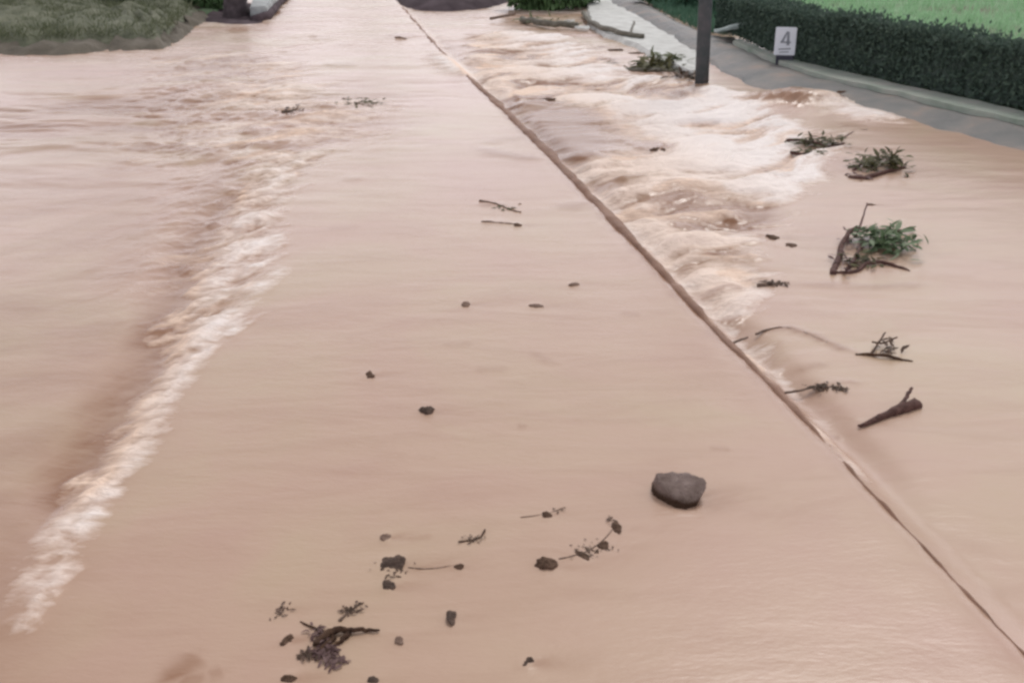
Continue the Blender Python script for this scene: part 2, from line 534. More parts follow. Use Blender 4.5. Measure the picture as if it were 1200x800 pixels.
    for pts, hgt, rad, s_, f_ in STROKES:
        w = W(pts, RZ if pts[0][0] > 700 else 0)
        xs, ys = [p[0] for p in w], [p[1] for p in w]
        m = (x > min(xs) - 3 * rad) & (x < max(xs) + 3 * rad) & (y > min(ys) - 3 * rad) & (y < max(ys) + 3 * rad)
        if not m.any():
            continue
        xm, ym = x[m], y[m]
        d, p = dist_line(xm + rad * .5 * r2[m], ym + rad * .5 * rap2[m], w)
        taper = sm(0, .25, p) * sm(1, .75, p) * .75 + .25
        g = np.exp(-(d / (rad * (1.25 if pts[0][0] > 640 and s_ > .4 and rad > .11 else 1) * (.55 + .45 * taper))) ** 2) * taper
        z[m] += hgt * g * (1 if f_ else (.12 if s_ <= .35 and rad < .11 else .45 if s_ > .1 and hgt < .1 else 1))
        if s_:
            si[m] = np.maximum(si[m], s_ * g * (.85 + .4 * rap2[m]))
            fo[m] *= 1 - np.clip(g * s_ * 1.9, 0, 1)
        if f_:
            fo[m] = np.maximum(fo[m], f_ * g * (.9 + .5 * rap2[m]))
    # rings and short wakes at the stones
    for (sx_, sy_, a_) in WAKES:
        R_ = a_ * 7 + .12
        m = (np.abs(x - sx_) < R_ * 2) & (np.abs(y - sy_) < R_ * 1.4)
        if not m.any():
            continue
        dx_, dy_ = x[m] - sx_, y[m] - sy_
        d = np.hypot(dx_, dy_)
        k_ = np.exp(-np.clip(d - a_, 0, 9) / (a_ * 1.6 + .03))
        z[m] += (.0022 + .0012 * rap2[m]) * np.exp(-np.clip(d - a_, 0, 9) / .018)
        wk = np.exp(-(dy_ / (a_ * .7 + .25 * np.abs(dx_))) ** 2) * sm(0, a_, dx_) * np.exp(-np.clip(dx_, 0, 9) / (a_ * 4))
        z[m] -= .0025 * wk * (1 + rap2[m])
        si[m] = np.maximum(si[m], .45 * wk * (.8 + rap2[m]))
    return z, np.clip(fo, 0, 1), np.clip(si * 1.25, 0, 1)


def build_water():
    ys = np.concatenate([np.linspace(-9, 1.4, 16), np.geomspace(1.5, 34, 1150), np.geomspace(35.5, 95, 60)])
    uu = np.linspace(-1, 1, 1040)
    half = 2.6 + .62 * np.maximum(ys, 1.5)
    X = half[:, None] * uu[None, :]
    k = np.geomspace(1.05, 12, 18)
    X = np.concatenate([-half[:, None] * k[::-1][None, :], X, half[:, None] * k[None, :]], 1)
    Y = np.repeat(ys[:, None], X.shape[1], 1)
    z, fo, si = water_fields(X.ravel(), Y.ravel())
    ny, nx = X.shape
    co = np.stack([X.ravel(), Y.ravel(), z], 1).astype(np.float32)
    idx = np.arange(ny * nx).reshape(ny, nx)
    q = np.stack([idx[:-1, :-1], idx[:-1, 1:], idx[1:, 1:], idx[1:, :-1]], -1).reshape(-1, 4).astype(np.int32)
    me = bpy.data.meshes.new('flood_water')
    me.vertices.add(len(co))
    me.vertices.foreach_set('co', co.ravel())
    me.loops.add(q.size)
    me.loops.foreach_set('vertex_index', q.ravel())
    me.polygons.add(len(q))
    me.polygons.foreach_set('loop_start', np.arange(0, q.size, 4, dtype=np.int32))
    me.update(calc_edges=True)
    for nm, arr in (('foam', fo), ('silt_shade', si)):
        a = me.attributes.new(nm, 'FLOAT', 'POINT')
        a.data.foreach_set('value', arr.astype(np.float32))
    me.shade_smooth()
    o = bpy.data.objects.new('flood_water', me)
    COL.objects.link(o)
    tag(o, 'muddy brown flood water running over and beside the road', kind='structure')

    m, nt, bs = nmat('muddy_water')
    co = N(nt, 'ShaderNodeTexCoord').outputs['Object']
    mp = N(nt, 'ShaderNodeMapping')
    nt.links.new(co, mp.inputs[0])
    mp.inputs['Rotation'].default_value = (0, 0, math.radians(-33))
    mp.inputs['Scale'].default_value = (.55, 1.5, 1)
    fine = noise_n(nt, 9, 7, .65, mp.outputs[0], .6)
    finer = noise_n(nt, 34, 4, .6, mp.outputs[0])
    fa = N(nt, 'ShaderNodeAttribute', attribute_name='foam').outputs['Fac']
    sa = N(nt, 'ShaderNodeAttribute', attribute_name='silt_shade').outputs['Fac']
    nz = math_n(nt, 'SUBTRACT', fine, .5)
    foam = math_n(nt, 'ADD', fa, math_n(nt, 'MULTIPLY', math_n(nt, 'MULTIPLY', nz, 1.7), math_n(nt, 'MULTIPLY', fa, 3, True)))
    foam = ramp(nt, foam, [(.10, (0, 0, 0)), (.80, (1, 1, 1))])
    silt_shade = math_n(nt, 'MULTIPLY', sa, math_n(nt, 'ADD', fine, .5), True)
    mp2 = N(nt, 'ShaderNodeMapping')
    nt.links.new(co, mp2.inputs[0])
    mp2.inputs['Rotation'].default_value = (0, 0, math.radians(-9))
    mp2.inputs['Scale'].default_value = (.45, 1.9, 1)
    streak = noise_n(nt, 2.2, 7, .62, mp2.outputs[0], .8)
    streaks = ramp(nt, streak, [(.46, (0, 0, 0)), (.74, (1, 1, 1))])
    silt_shade = math_n(nt, 'MAXIMUM', silt_shade, math_n(nt, 'MULTIPLY', streaks, .22))
    big = noise_n(nt, .55, 4, .6, co, .5)
    mud = ramp(nt, big, [(.3, MUD_A), (.5, MUD_B), (.7, MUD_C)])
    c = mixrgb(nt, silt_shade, mud, (.25, .122, .062))
    fcol = mixrgb(nt, math_n(nt, 'MULTIPLY', sa, 1.6, True), (.96, .885, .835), (.90, .69, .54))
    c = mixrgb(nt, foam, c, fcol)
    nt.links.new(c, bs.inputs['Base Color'])
    bs.inputs['IOR'].default_value = 1.38
    rr = math_n(nt, 'ADD', math_n(nt, 'MULTIPLY', foam, .35), .26)
    nt.links.new(rr, bs.inputs['Roughness'])
    b = N(nt, 'ShaderNodeBump')
    b.inputs['Distance'].default_value = .03
    nt.links.new(math_n(nt, 'ADD', math_n(nt, 'MULTIPLY', foam, .9), .10), b.inputs['Strength'])
    nt.links.new(math_n(nt, 'ADD', math_n(nt, 'ADD', fine, math_n(nt, 'MULTIPLY', finer, .7)), math_n(nt, 'MULTIPLY', streak, 1.6)), b.inputs['Height'])
    nt.links.new(b.outputs[0], bs.inputs['Normal'])
    me.materials.append(m)
    return o


MUD_A, MUD_B, MUD_C = (.455, .295, .225), (.465, .32, .232), (.46, .345, .23)
WAKES = []

# ------------------------------------------------------------------ terrain
SHORE_R = [(640, -35), (690, -8), (712, 0), (760, 30), (815, 62), (830, 72), (880, 98), (960, 118), (1035, 133), (1200, 170), (1500, 240)]
sr = W(SHORE_R)
SHORE_L = [(-400, 110), (0, 66), (100, 58), (170, 55), (205, 49), (222, 36), (240, 24), (300, 27), (330, 5), (345, -12), (370, -40)]
sl = W(SHORE_L)


def ground_z(x, y):
    # distance beyond the right shore: signed by side of the line
    def side(pts, sign):
        d, _ = dist_line(x, y, pts)
        ext = [pts[0]] + list(pts) + [pts[-1]]
        return d
    polyR = [(sr[0][0] + 2, 140)] + sr + [(160, sr[-1][1]), (160, 140)]
    polyL = [(-160, sl[0][1])] + sl + [(sl[-1][0] - 6, 140), (-160, 140)]
    dR, dL = sdf_poly(x, y, polyR), sdf_poly(x, y, polyL)
    zR = np.clip((dR - 1.7) * .6, -.5, .03) + np.clip(dR - 4.2, 0, 200) * .035
    zL = np.clip((dL - 1.1) * .6, -.5, .10) + np.clip(dL - 3, 0, 200) * .03
    zz = np.maximum(zR, zL)
    zz = np.maximum(zz, np.minimum((y - 36) * .3, .1 + (y - 36) * .012))
    zz = zz + .05 * fnoise(x * .4, y * .4, 90, 4) * (zz > -.3)
    return np.maximum(zz, -.5)


def build_ground():
    ys = np.concatenate([[-160, -60, -20], np.linspace(-9, 45, 300), np.geomspace(46, 420, 40)])
    xs = np.concatenate([-np.geomspace(400, 20.5, 30), np.linspace(-20, 20, 230), np.geomspace(20.5, 400, 30)])
    X, Y = np.meshgrid(xs, ys)
    z = ground_z(X.ravel(), Y.ravel())
    co = np.stack([X.ravel(), Y.ravel(), z], 1)
    ny, nx = X.shape
    idx = np.arange(ny * nx).reshape(ny, nx)
    q = np.stack([idx[:-1, :-1], idx[:-1, 1:], idx[1:, 1:], idx[1:, :-1]], -1).reshape(-1, 4)
    me = bpy.data.meshes.new('ground')
    me.from_pydata(co.tolist(), [], q.tolist())
    me.shade_smooth()
    me.materials.append(M_GROUND)
    o = bpy.data.objects.new('ground', me)
    COL.objects.link(o)
    tag(o, kind='structure')


build_ground()


def gz(x, y):
    return float(ground_z(np.array([x]), np.array([y]))[0])


def strip_slab(name, lower, upper, ztop, zbot, mat, n=90, rough=.0, seed=0, parent=None, crown=0.0, ramp_out=0.0):
    """slab between two pixel lines; its top at ztop"""
    lo = resample([at(px, py, ztop) for px, py in lower], n)
    up = resample([at(px, py, ztop) for px, py in upper], n)
    bm = bmesh.new()
    m = 7
    grid = []
    for i in range(n):
        row = []
        for j in range(m):
            t = j / (m - 1)
            p = lo[i].lerp(up[i], t)
            nv = mn.fractal(p * 1.7 + Vector((seed, 0, 0)), 1, 2, 4)
            if j in (0, m - 1) and rough:
                d = (up[i] - lo[i]).normalized()
                p = p + d * nv * rough
            p.z = ztop + crown * math.sin(math.pi * t) + nv * rough * .12
            row.append(bm.verts.new(p))
        out = (row[0].co - row[-1].co).normalized() * ramp_out
        lo_b = bm.verts.new((row[0].co.x + out.x, row[0].co.y + out.y, zbot))
        up_b = bm.verts.new((row[-1].co.x, row[-1].co.y, zbot))
        grid.append([lo_b] + row + [up_b])
    for i in range(n - 1):
        for j in range(m + 1):
            bm.faces.new((grid[i][j], grid[i + 1][j], grid[i + 1][j + 1], grid[i][j + 1]))
    bm.faces.new(grid[0])
    bm.faces.new(grid[-1][::-1])
    o = mk(name, bm, mat, parent, smooth=False)
    return o


# side road on the right, its kerbs
o = strip_slab('side_road', [(705, -8), (716, 2), (815, 62), (880, 96), (960, 118), (1035, 133), (1200, 172), (1420, 235)],
               [(735, -14), (752, 0), (790, 24), (830, 40), (860, 47), (905, 67), (960, 85), (1035, 103), (1200, 140), (1420, 195)], -.05, -.4, M_ASPH, 120, .22, 3, crown=.10, ramp_out=1.4)
tag(o, kind='structure')
o = strip_slab('kerb', [(860, 47.5), (905, 68), (960, 86), (1035, 104), (1200, 141), (1420, 196)],
               [(868, 46), (912, 64), (962, 78), (1035, 94), (1200, 130), (1420, 180)], .11, -.4, M_VERGE, 90, .06, 9)
tag(o, kind='structure')
o = strip_slab('concrete_kerb', [(680, -20), (688, 2), (694, 26), (712, 38), (748, 52), (788, 74), (812, 84)],
               [(690, -22), (716, 1), (748, 19), (780, 38), (812, 60), (819, 68), (822, 78)], .01, -.4, M_CONC, 70, .10, 5, ramp_out=.35)
tag(o, kind='structure')


# brown strip along the road edge, just breaking the water
def road_edge():
    P = resample([Vector((x, y, 0)) for x, y in EDGE if 1.5 < y < 32], 900)
    bm = bmesh.new()
    rows = []
    for p, q in zip(P, P[1:]):
        d = (q - p).normalized()
        nx_ = Vector((-d.y, d.x, 0))
        if nx_.x < 0:
            nx_ = -nx_
        w_ = float(np.interp(p.y, [2.5, 4, 6, 8, 12, 15, 30], [.010, .012, .032, .05, .07, .07, .03]))
        w_ *= 1 + .7 * mn.fractal(p * 1.6, 1, 2, 3)
        off = .03 + .012 * mn.fractal(p * 2.1 + Vector((9, 0, 0)), 1, 2, 4)
        dip = .010 * sm(13, 19, p.y) + .019 * sm(7.5, 4.8, p.y) + .022 * max(0, mn.fractal(p * 1.3 + Vector((3, 3, 0)), 1, 2, 3) + .12)
        rows.append([bm.verts.new(p + nx_ * (off + a * w_) + Vector((0, 0, b - dip + (.012 * mn.fractal(p * 5 + Vector((a, 0, 0)), 1, 2, 4) if b > 0 else 0))))
                     for a, b in ((-.9, -.04), (-.55, .004), (0, .011), (.55, .009), (1.0, -.02), (1.15, -.2))])
    for a, b in zip(rows, rows[1:]):
        for k in range(5):
            bm.faces.new((a[k], b[k], b[k + 1], a[k + 1]))
    return tag(mk('road_edge', bm, M_BEND), kind='structure')


road_edge()


# dark mud bank at the top of the road
def mound(name, outline, hgt, mat, seed, z0=-.15, n=60, m=10, prof=.5, rough=.1):
    c = sum((at(px, py) for px, py in outline), Vector()) / len(outline)
    ring = resample([at(px, py) for px, py in outline] + [at(*outline[0])], n + 1)[:-1]
    bm = bmesh.new()
    rows = []
    for j in range(m):
        t = j / m
        row = []
        for i, p in enumerate(ring):
            q = p.lerp(c, t)
            nv = mn.fractal(q * 1.9 + Vector((seed, seed, 0)), 1, 2, 5)
            q = q + (c - p).normalized() * nv * rough * (1 - t)
            q.z = z0 + (hgt - z0) * min(1, t / prof) ** .55 + nv * rough * .6 * (t > 0)
            row.append(bm.verts.new(q))
        rows.append(row)
    top = bm.verts.new((c.x, c.y, hgt))
    for j in range(m - 1):
        for i in range(n):
            bm.faces.new((rows[j][i], rows[j][(i + 1) % n], rows[j + 1][(i + 1) % n], rows[j + 1][i]))
    for i in range(n):
        bm.faces.new((rows[-1][i], rows[-1][(i + 1) % n], top))
    return mk(name, bm, mat)


o = mound('mud_bank', [(466, 6), (490, 10), (530, 11), (560, 8), (588, 3), (620, -18), (520, -38), (460, -14)], .22, M_MUD, 2, prof=.35, rough=.14)
tag(o, kind='structure')
o = mound('bank', [(-60, 60), (60, 60), (170, 57), (198, 54), (212, 42), (226, 30), (240, 22), (236, 10), (200, -6), (60, -10), (-100, 10)], .28, M_BANK, 4, prof=.22, rough=.34, n=200)
tag(o, kind='structure')
o = mound('bank_foot', [(-60, 68), (60, 69), (170, 63), (200, 60), (222, 46), (236, 34), (250, 25), (244, 10), (200, -8), (60, -12), (-100, 8)], .10, M_FOOT, 8, prof=.12, rough=.34, n=200)
tag(o, kind='structure')
o = mound('mud_flat', [(232, 29), (262, 32), (292, 33), (316, 27), (322, 14), (300, 2), (262, 8), (236, 16)], .05, M_MUD, 6, prof=.3, rough=.12)
tag(o, kind='structure')

# grey headwall with its dark rim at the left side of the road
p0, p1 = at(296, 24), at(326, 12)
hw = empty('culvert_headwall', at(310, 20), 'grey concrete culvert wall at the far left edge of the road', 'culvert wall')
bm = bmesh.new()
a, b, c_, d_ = at(294, 25), at(314, 24), at(340, -6), at(305, -8)
vs = [bm.verts.new((p.x, p.y, z)) for z in (-.3, .30) for p in (a, b, c_, d_)]
for f in ((0, 1, 5, 4), (1, 2, 6, 5), (2, 3, 7, 6), (3, 0, 4, 7), (4, 5, 6, 7), (3, 2, 1, 0)):
    bm.faces.new([vs[i] for i in f])
bmesh.ops.bevel(bm, geom=bm.edges, offset=.03, segments=2, affect='EDGES')
mk('wall', bm, M_CONCG, hw, smooth=False)
bm = bmesh.new()
tube(bm, resample([at(298, 27) + Vector((0, 0, .05)), at(313, 24) + Vector((0, 0, .10)), at(325, 10) + Vector((0, 0, .10)), at(341, -8) + Vector((0, 0, .10))], 12, .02), .10, 10)
mk('rim', bm, M_MUD, hw)


# ------------------------------------------------------------------ foliage
def leafcloud(c, rx, ry, rz_, n, L, Wd, lean=.5, floor=-99, shell=.55):
    bm = bmesh.new()
    clumps = [(rv(), random.uniform(.55, 1)) for _ in range(max(6, n // 120))]
    for _ in range(n):
        cl, r = random.choice(clumps)
        d = (cl * r + rv() * .38)
        if d.length > 1.15:
            d = d.normalized()
        p = Vector((c[0] + d.x * rx, c[1] + d.y * ry, c[2] + d.z * rz_))
        if p.z < floor:
            p.z = floor + random.uniform(0, .1)
        nd = (rv() + Vector((0, 0, -lean)) + d * .5)
        s = random.uniform(.6, 1.3)
        leaf(bm, p, nd, rv() * .6 + Vector((0, 0, 1)), L * s, Wd * s)
    return bm


def bush(px, py, w, h, n, mat, label, cat='bush', L=.11, dy=0.0, group=None, name='bush', zb=None):
    p = at(px, py)
    p.y += dy
    z = max(gz(p.x, p.y), .02) if zb is None else zb
    b = empty(name, (p.x, p.y, z), label, cat, group)
    bm = leafcloud((p.x, p.y, z + h * .5), w / 2, w / 2.4, h * .55, n, L, L * .45, floor=z)
    mk('foliage', bm, mat, b, smooth=False)
    bm = bmesh.new()
    for k in range(7):
        a = random.uniform(0, 6.28)
        e = Vector((math.cos(a) * w * .3, math.sin(a) * w * .25, h * random.uniform(.5, .85)))
        q = Vector((p.x, p.y, z - .05))
        tube(bm, [q, q + e * .5 + rv() * .03, q + e], [.022, .014, .005], 6)
    mk('stem', bm, M_BARK, b)
    return b


# hedge beyond the side road
def hedge():
    base_px = [(836, 34), (866, 45), (905, 63), (960, 78), (1035, 94), (1200, 130), (1420, 182)]
    line = resample([at(px, py, .1) for px, py in base_px], 80)
    o = empty('hedge', line[20], 'long dark green clipped hedge behind the pale kerb of the side road', 'hedge')
    bm = bmesh.new()
    ring = []
    for i, p in enumerate(line):
        d = (line[min(i + 1, 79)] - line[max(i - 1, 0)]).normalized()
        nrm = Vector((-d.y, d.x, 0))
        if nrm.y < 0:
            nrm = -nrm
        H = .60 + .14 * min(1, i / 24) + .05 * mn.noise(p * 1.3) + .05 * mn.noise(p * 4.1)
        ring.append((p, nrm, H))
    # dense twiggy core
    rr = []
    for p, nrm, H in ring:
        j = lambda: Vector((0, 0, random.uniform(-.03, .03))) + nrm * random.uniform(-.03, .03)
        rr.append([bm.verts.new(p + nrm * a + Vector((0, 0, b)) + j()) for a, b in ((.10, 0), (.07, H * .4), (.10, H * .85), (.3, H * .93), (.55, H * .88), (.6, 0))])
    for i in range(79):
        for k in range(5):
            bm.faces.new((rr[i][k], rr[i + 1][k], rr[i + 1][k + 1], rr[i][k + 1]))
    bm.faces.new(rr[0])
    bm.faces.new(rr[-1][::-1])
    mk('twigs', bm, M_HEDGECORE, o)
    bm = bmesh.new()
    for _ in range(26000):
        k = random.random() * 78.99
        i = int(k)
        p, nrm, H = ring[i]
        q = p.lerp(ring[i + 1][0], k - i)
        if random.random() < .62:
            pos = q + nrm * random.uniform(.02, .12) + Vector((0, 0, H * random.random() ** .8))
            nd = rv() - nrm * .5
        else:
            pos = q + nrm * random.uniform(.05, .62) + Vector((0, 0, H * random.uniform(.86, 1.02) + .05 * mn.noise(q * 3) + (random.random() ** 8) * .12))
            nd = rv() + Vector((0, 0, .6))
        s = random.uniform(.7, 1.4)
        leaf(bm, pos, nd, rv() - nrm * .5, .055 * s, .03 * s)
    mk('foliage', bm, L_HEDGE, o, smooth=False)
    return ring


M_HEDGECORE = simple('hedge_core', [(.04, .06, .048), (.055, .08, .066)], 12, .9, .8)
HR = hedge()

# field grass beyond the hedge and on the verges: stuff
def grass(name, region, n, L, mat, label, zoff=0.0, wob=.3):
    bm = bmesh.new()
    poly = W(region)
    xs, ys = [p[0] for p in poly], [p[1] for p in poly]
    X = rng.uniform(min(xs), max(xs), n * 4)
    Y = rng.uniform(min(ys), max(ys), n * 4)
    k = np.nonzero(sdf_poly(X, Y, poly) > 0)[0][:n]
    Z = ground_z(X[k], Y[k])
    for x, y, z in zip(X[k], Y[k], Z):
        for _ in range(3):
            leaf(bm, Vector((x, y, max(z, -.02) + zoff)), Vector((random.gauss(0, wob), random.gauss(0, wob), 1)), rv(), L * random.uniform(.6, 1.4), L * .09, .35)
    o = mk(name, bm, mat, smooth=False)
    tag(o, label, kind='stuff')
    return o


grass('field_grass', [(850, 22), (905, 36), (960, 50), (1035, 66), (1200, 100), (1420, 150), (1420, -40), (1100, -52), (860, -50)], 15000, .20, L_FIELD, 'bright green grass of the field behind the hedge')
grass('verge_grass', [(745, -4), (775, 14), (812, 33), (838, 40), (862, 44), (852, 22), (830, -20), (740, -30)], 5200, .16, L_DEEP, 'grass on the verge behind the side road')

G1 = 'shrubs behind the side road'
for k, (px, py, w, h, n, m, lab, nm) in enumerate([
        (772, 4, 1.3, .55, 1500, L_BUSH, 'low pale green shrub left of the utility pole on the verge', 'bush'),
        (806, 10, 1.0, .65, 1500, L_DEEP, 'dark green shrub just left of the utility pole', 'bush'),
        (846, 18, 1.1, .75, 2200, L_DEEP, 'deep green shrub between the utility pole and the hedge', 'bush'),
        (884, 18, 1.3, .55, 2200, L_BUSH, 'green shrub standing behind the left end of the hedge', 'bush')]):
    bush(px, py, w, h, n, m, lab, group=G1)

# left bank plants
bush(186, 12, 2.4, .85, 4200, L_HEDGE, 'very dark shrub on the far side of the left bank')
bush(238, 14, 1.5, .85, 3400, L_BUSH, 'green shrub on the left bank beside the brown tree trunk')
bush(60, 8, 2.8, 1.0, 3400, L_DEEP, 'wide green shrub at the far left end of the bank')
bush(132, -2, 1.8, 1.2, 2600, L_BUSH, 'tall green shrub behind the grassy left bank')
gb = bmesh.new()
polyb = W([(-60, 58), (60, 58), (170, 54), (196, 50), (210, 40), (222, 28), (232, 18), (200, -4), (60, -8), (-100, 12)])
X = rng.uniform(-16, -5, 30000); Y = rng.uniform(14, 30, 30000)
kk = np.nonzero(sdf_poly(X, Y, polyb) > .06)[0][:10000]
for x, y in zip(X[kk], Y[kk]):
    for _ in range(2):
        leaf(gb, Vector((x, y, random.uniform(.1, .24))), Vector((random.gauss(0, .7), random.gauss(0, .7), 1)), rv(), random.uniform(.08, .24), .016, .5)
o = mk('bank_grass', gb, L_GRASSY, smooth=False)
tag(o, 'short grey green grass covering the left bank', kind='stuff')

# green tuft in the middle distance with washed-up debris
bush(640, 8, 1.9, .95, 5200, L_BUSH, 'bright green leafy clump standing in the water at the top of the photo', 'plant', .16, name='leafy_clump', zb=-.05)
bush(678, 4, 1.0, .95, 2600, L_BUSH, 'smaller green clump touching the pale concrete kerb', 'plant', .14, name='leafy_clump', zb=-.05)


# trees (crowns above the frame)
def tree(px, py, trunk_r, hgt, label, leafm, dy=0.0, crown=2.2, n=7000, lean=(0, 0), name='tree'):
    p = at(px, py)
    p.y += dy
    z = max(gz(p.x, p.y), -.1)
    t = empty(name, (p.x, p.y, z), label, 'tree')
    bm = bmesh.new()
    pts = [Vector((p.x + lean[0] * k / 8 + random.uniform(-.03, .03), p.y + lean[1] * k / 8, z - .2 + hgt * k / 8)) for k in range(9)]
    tube(bm, pts, [trunk_r * (1.25 if k == 0 else 1 - .075 * k) for k in range(9)], 14, .06)
    tips = []
    for k in range(9):
        a = k * 2.4
        b0 = pts[5 + k % 4]
        e = b0 + Vector((math.cos(a) * crown * .7, math.sin(a) * crown * .7, random.uniform(.5, 1.6)))
        tube(bm, [b0, b0.lerp(e, .5) + Vector((0, 0, .15)), e], [trunk_r * .35, trunk_r * .2, .02], 7)
        tips.append(e)
    mk('trunk', bm, M_TRUNK, t)
    bm = bmesh.new()
    for e in tips + [pts[-1] + Vector((0, 0, .5))]:
        for _ in range(n // 10):
            d = rv() * random.random() ** .4
            leaf(bm, e + Vector((d.x, d.y, d.z * .7)) * crown * .5, rv() + Vector((0, 0, -.4)), rv(), random.uniform(.1, .2), .07)
    mk('crown', bm, leafm, t, smooth=False)
    return t


M_TRUNK = simple('trunk_bark', [(.035, .026, .026), (.06, .046, .05), (.095, .075, .08)], 6, .85, 1.0, 14)
_p = at(277, 22)
st_ = empty('tree_stump', (_p.x, _p.y, -.1), 'thick dark brown tree stump beside the green shrub on the left bank', 'tree stump')
bm = bmesh.new()
tube(bm, [_p + Vector((0, .05, -.3)), _p + Vector((0, .05, 0)), _p + Vector((.01, .05, .25)), _p + Vector((.03, .05, .55)), _p + Vector((.02, .05, .85))], [.36, .31, .27, .25, .24], 18, .10)
mk('trunk', bm, M_TRUNK, st_)
bm = bmesh.new()
tube(bm, [_p + Vector((.18, 0, .5)), _p + Vector((.42, -.05, .75)), _p + Vector((.5, -.05, .95))], [.07, .05, .03], 9)
mk('broken_branch', bm, M_TRUNK, st_)
# farther trees standing round the flooded ground
for (x, y, r, h, lab) in [(-26, 70, .25, 5, 'far tree at the left beyond the flooded road'), (-12, 95, .3, 6, 'far tree straight beyond the end of the flooded road'), (34, 66, .28, 6, 'far tree beyond the field on the right')]:
    b = tree(600, 60, r, h, lab, L_DEEP, crown=2.4, n=4000)
    b.location = (x, y, gz(x, y))


# ------------------------------------------------------------------ utility pole
pb = at(823, 97, RZ)
po = empty('utility_pole', pb, 'dark wooden utility pole standing in the flood water', 'utility pole')
bm = bmesh.new()
tube(bm, [pb + Vector((-.02 * k, 0, -.5 + 1.0 * k)) for k in range(9)], [.105 - .003 * k for k in range(9)], 20, .02)
mk('pole', bm, M_POLE, po)
bm = bmesh.new()
bmesh.ops.create_cube(bm, size=1, matrix=Matrix.Translation(pb + Vector((-.14, -.13, 6.8))) @ Matrix.Diagonal((1.8, .1, .12, 1)))
bmesh.ops.bevel(bm, geom=bm.edges, offset=.01, segments=1, affect='EDGES')
mk('crossarm', bm, M_POLE, po, smooth=False)
for dx in (-.75, 0, .7):
    bm = bmesh.new()
    q = pb + Vector((-.14 + dx, -.13, 6.86))
    tube(bm, [q, q + Vector((0, 0, .04)), q + Vector((0, 0, .07)), q + Vector((0, 0, .12)), q + Vector((0, 0, .15))], [.02, .045, .03, .05, .02], 12, 0)
    mk('insulator', bm, M_CONCG, po)

# ------------------------------------------------------------------ white sign
sp = at(918, 74, .06)
yaw = math.radians(-8)
sg = empty('roadside_sign', sp, 'small white sign with a grey symbol on a dark foot before the hedge', 'sign')
k = (at(919, 74) - Vector((0, 0, CAMH))).length / FPX
Wd, Hd = 22 * k, 29 * k
zb = 8 * k
R = Matrix.Translation(sp) @ Matrix.Rotation(yaw, 4, 'Z')
def boxm(cx, cy, cz, sx, sy, sz, bev=.004, mat_=R):
    bm = bmesh.new()
    bmesh.ops.create_cube(bm, size=1, matrix=mat_ @ Matrix.Translation((cx, cy, cz)) @ Matrix.Diagonal((sx, sy, sz, 1)))
    if bev:
        bmesh.ops.bevel(bm, geom=bm.edges, offset=bev, segments=2, affect='EDGES')
    return bm
mk('board', boxm(0, 0, zb + Hd / 2, Wd, .025, Hd, .008), M_WHITE, sg, smooth=False)
mk('foot', boxm(.01, .01, zb / 2 - .02, Wd * .82, .12, zb + .04, .01), M_DARKB, sg, smooth=False)
mk('post', boxm(0, .035, .25, .04, .03, .5, .004), M_DARKB, sg, smooth=False)
# the symbol: a roof-like peak over a stem, a line below (read as a flat print)
bm = bmesh.new()
def quad(pts):
    bm.faces.new([bm.verts.new(R @ Vector((x * Wd, -.0155, zb + z * Hd))) for x, z in pts])
quad([(-.22, .50), (.02, .86), (.10, .86), (-.08, .50)])
quad([(.04, .84), (.16, .84), (.20, .36), (.06, .36)])
quad([(-.24, .50), (.26, .50), (.26, .44), (-.24, .44)])
quad([(-.30, .24), (.28, .27), (.28, .22), (-.30, .19)])
quad([(-.26, .13), (.20, .15), (.20, .11), (-.26, .09)])
mk('symbol', bm, M_INK, sg, smooth=False)

# pale plank lying on the verge
bm = bmesh.new()
a, b = at(838, 37, .22), at(881, 30, .30)
tube(bm, resample([a, a.lerp(b, .5) + Vector((0, 0, .02)), b], 8, .01), [.03, .04, .04, .05, .06, .07, .075, .06], 8)
o = mk('plank', bm, simple('plank_pale', [(.40, .48, .46), (.55, .62, .60)], 6, .8, .4))
tag(recentre(o), 'pale weathered plank lying in the grass right of the utility pole', 'plank')


# ------------------------------------------------------------------ stones, clods
def stone(px, py, w, h, label, mat=M_ROCKD, seed=1, z=None, cat='stone', name='stone', group=None, flat=.6, rot=0.0, kind_pts=None):
    z = (RZ if px > 700 + (py - 240) * .95 and py < 600 else 0) if z is None else z
    p = at(px, py + h * .25, z)
    s = (p - Vector((0, 0, CAMH))).length / FPX
    rnd = random.Random(seed * 77 + int(px))
    a = w * s / 2
    hh = min(max(h * s * .62, a * .35), a * .8) * flat
    pts = []
    for k in range(14):
        th = rnd.uniform(0, 6.283)
        el = rnd.uniform(-.5, .75)
        r = math.sqrt(max(0, 1 - el * el * .7)) * rnd.uniform(.75, 1.05)
        pts.append(Vector((math.cos(th) * a * r * 1.12, math.sin(th) * max(a * .7, h * s * .9) * r, el * hh)))
    bm = rough_hull(pts, 3, .16, seed, 2.6)
    bmesh.ops.rotate(bm, verts=bm.verts, cent=(0, 0, 0), matrix=Matrix.Rotation(rot, 3, 'Y'))
    o = mk(name, bm, mat)
    o.location = p - Vector((0, 0, hh * .12))
    o.rotation_euler.z = rnd.uniform(-.3, .3)
    WAKES.append((p.x, p.y, a))
    return tag(o, label, cat, group)


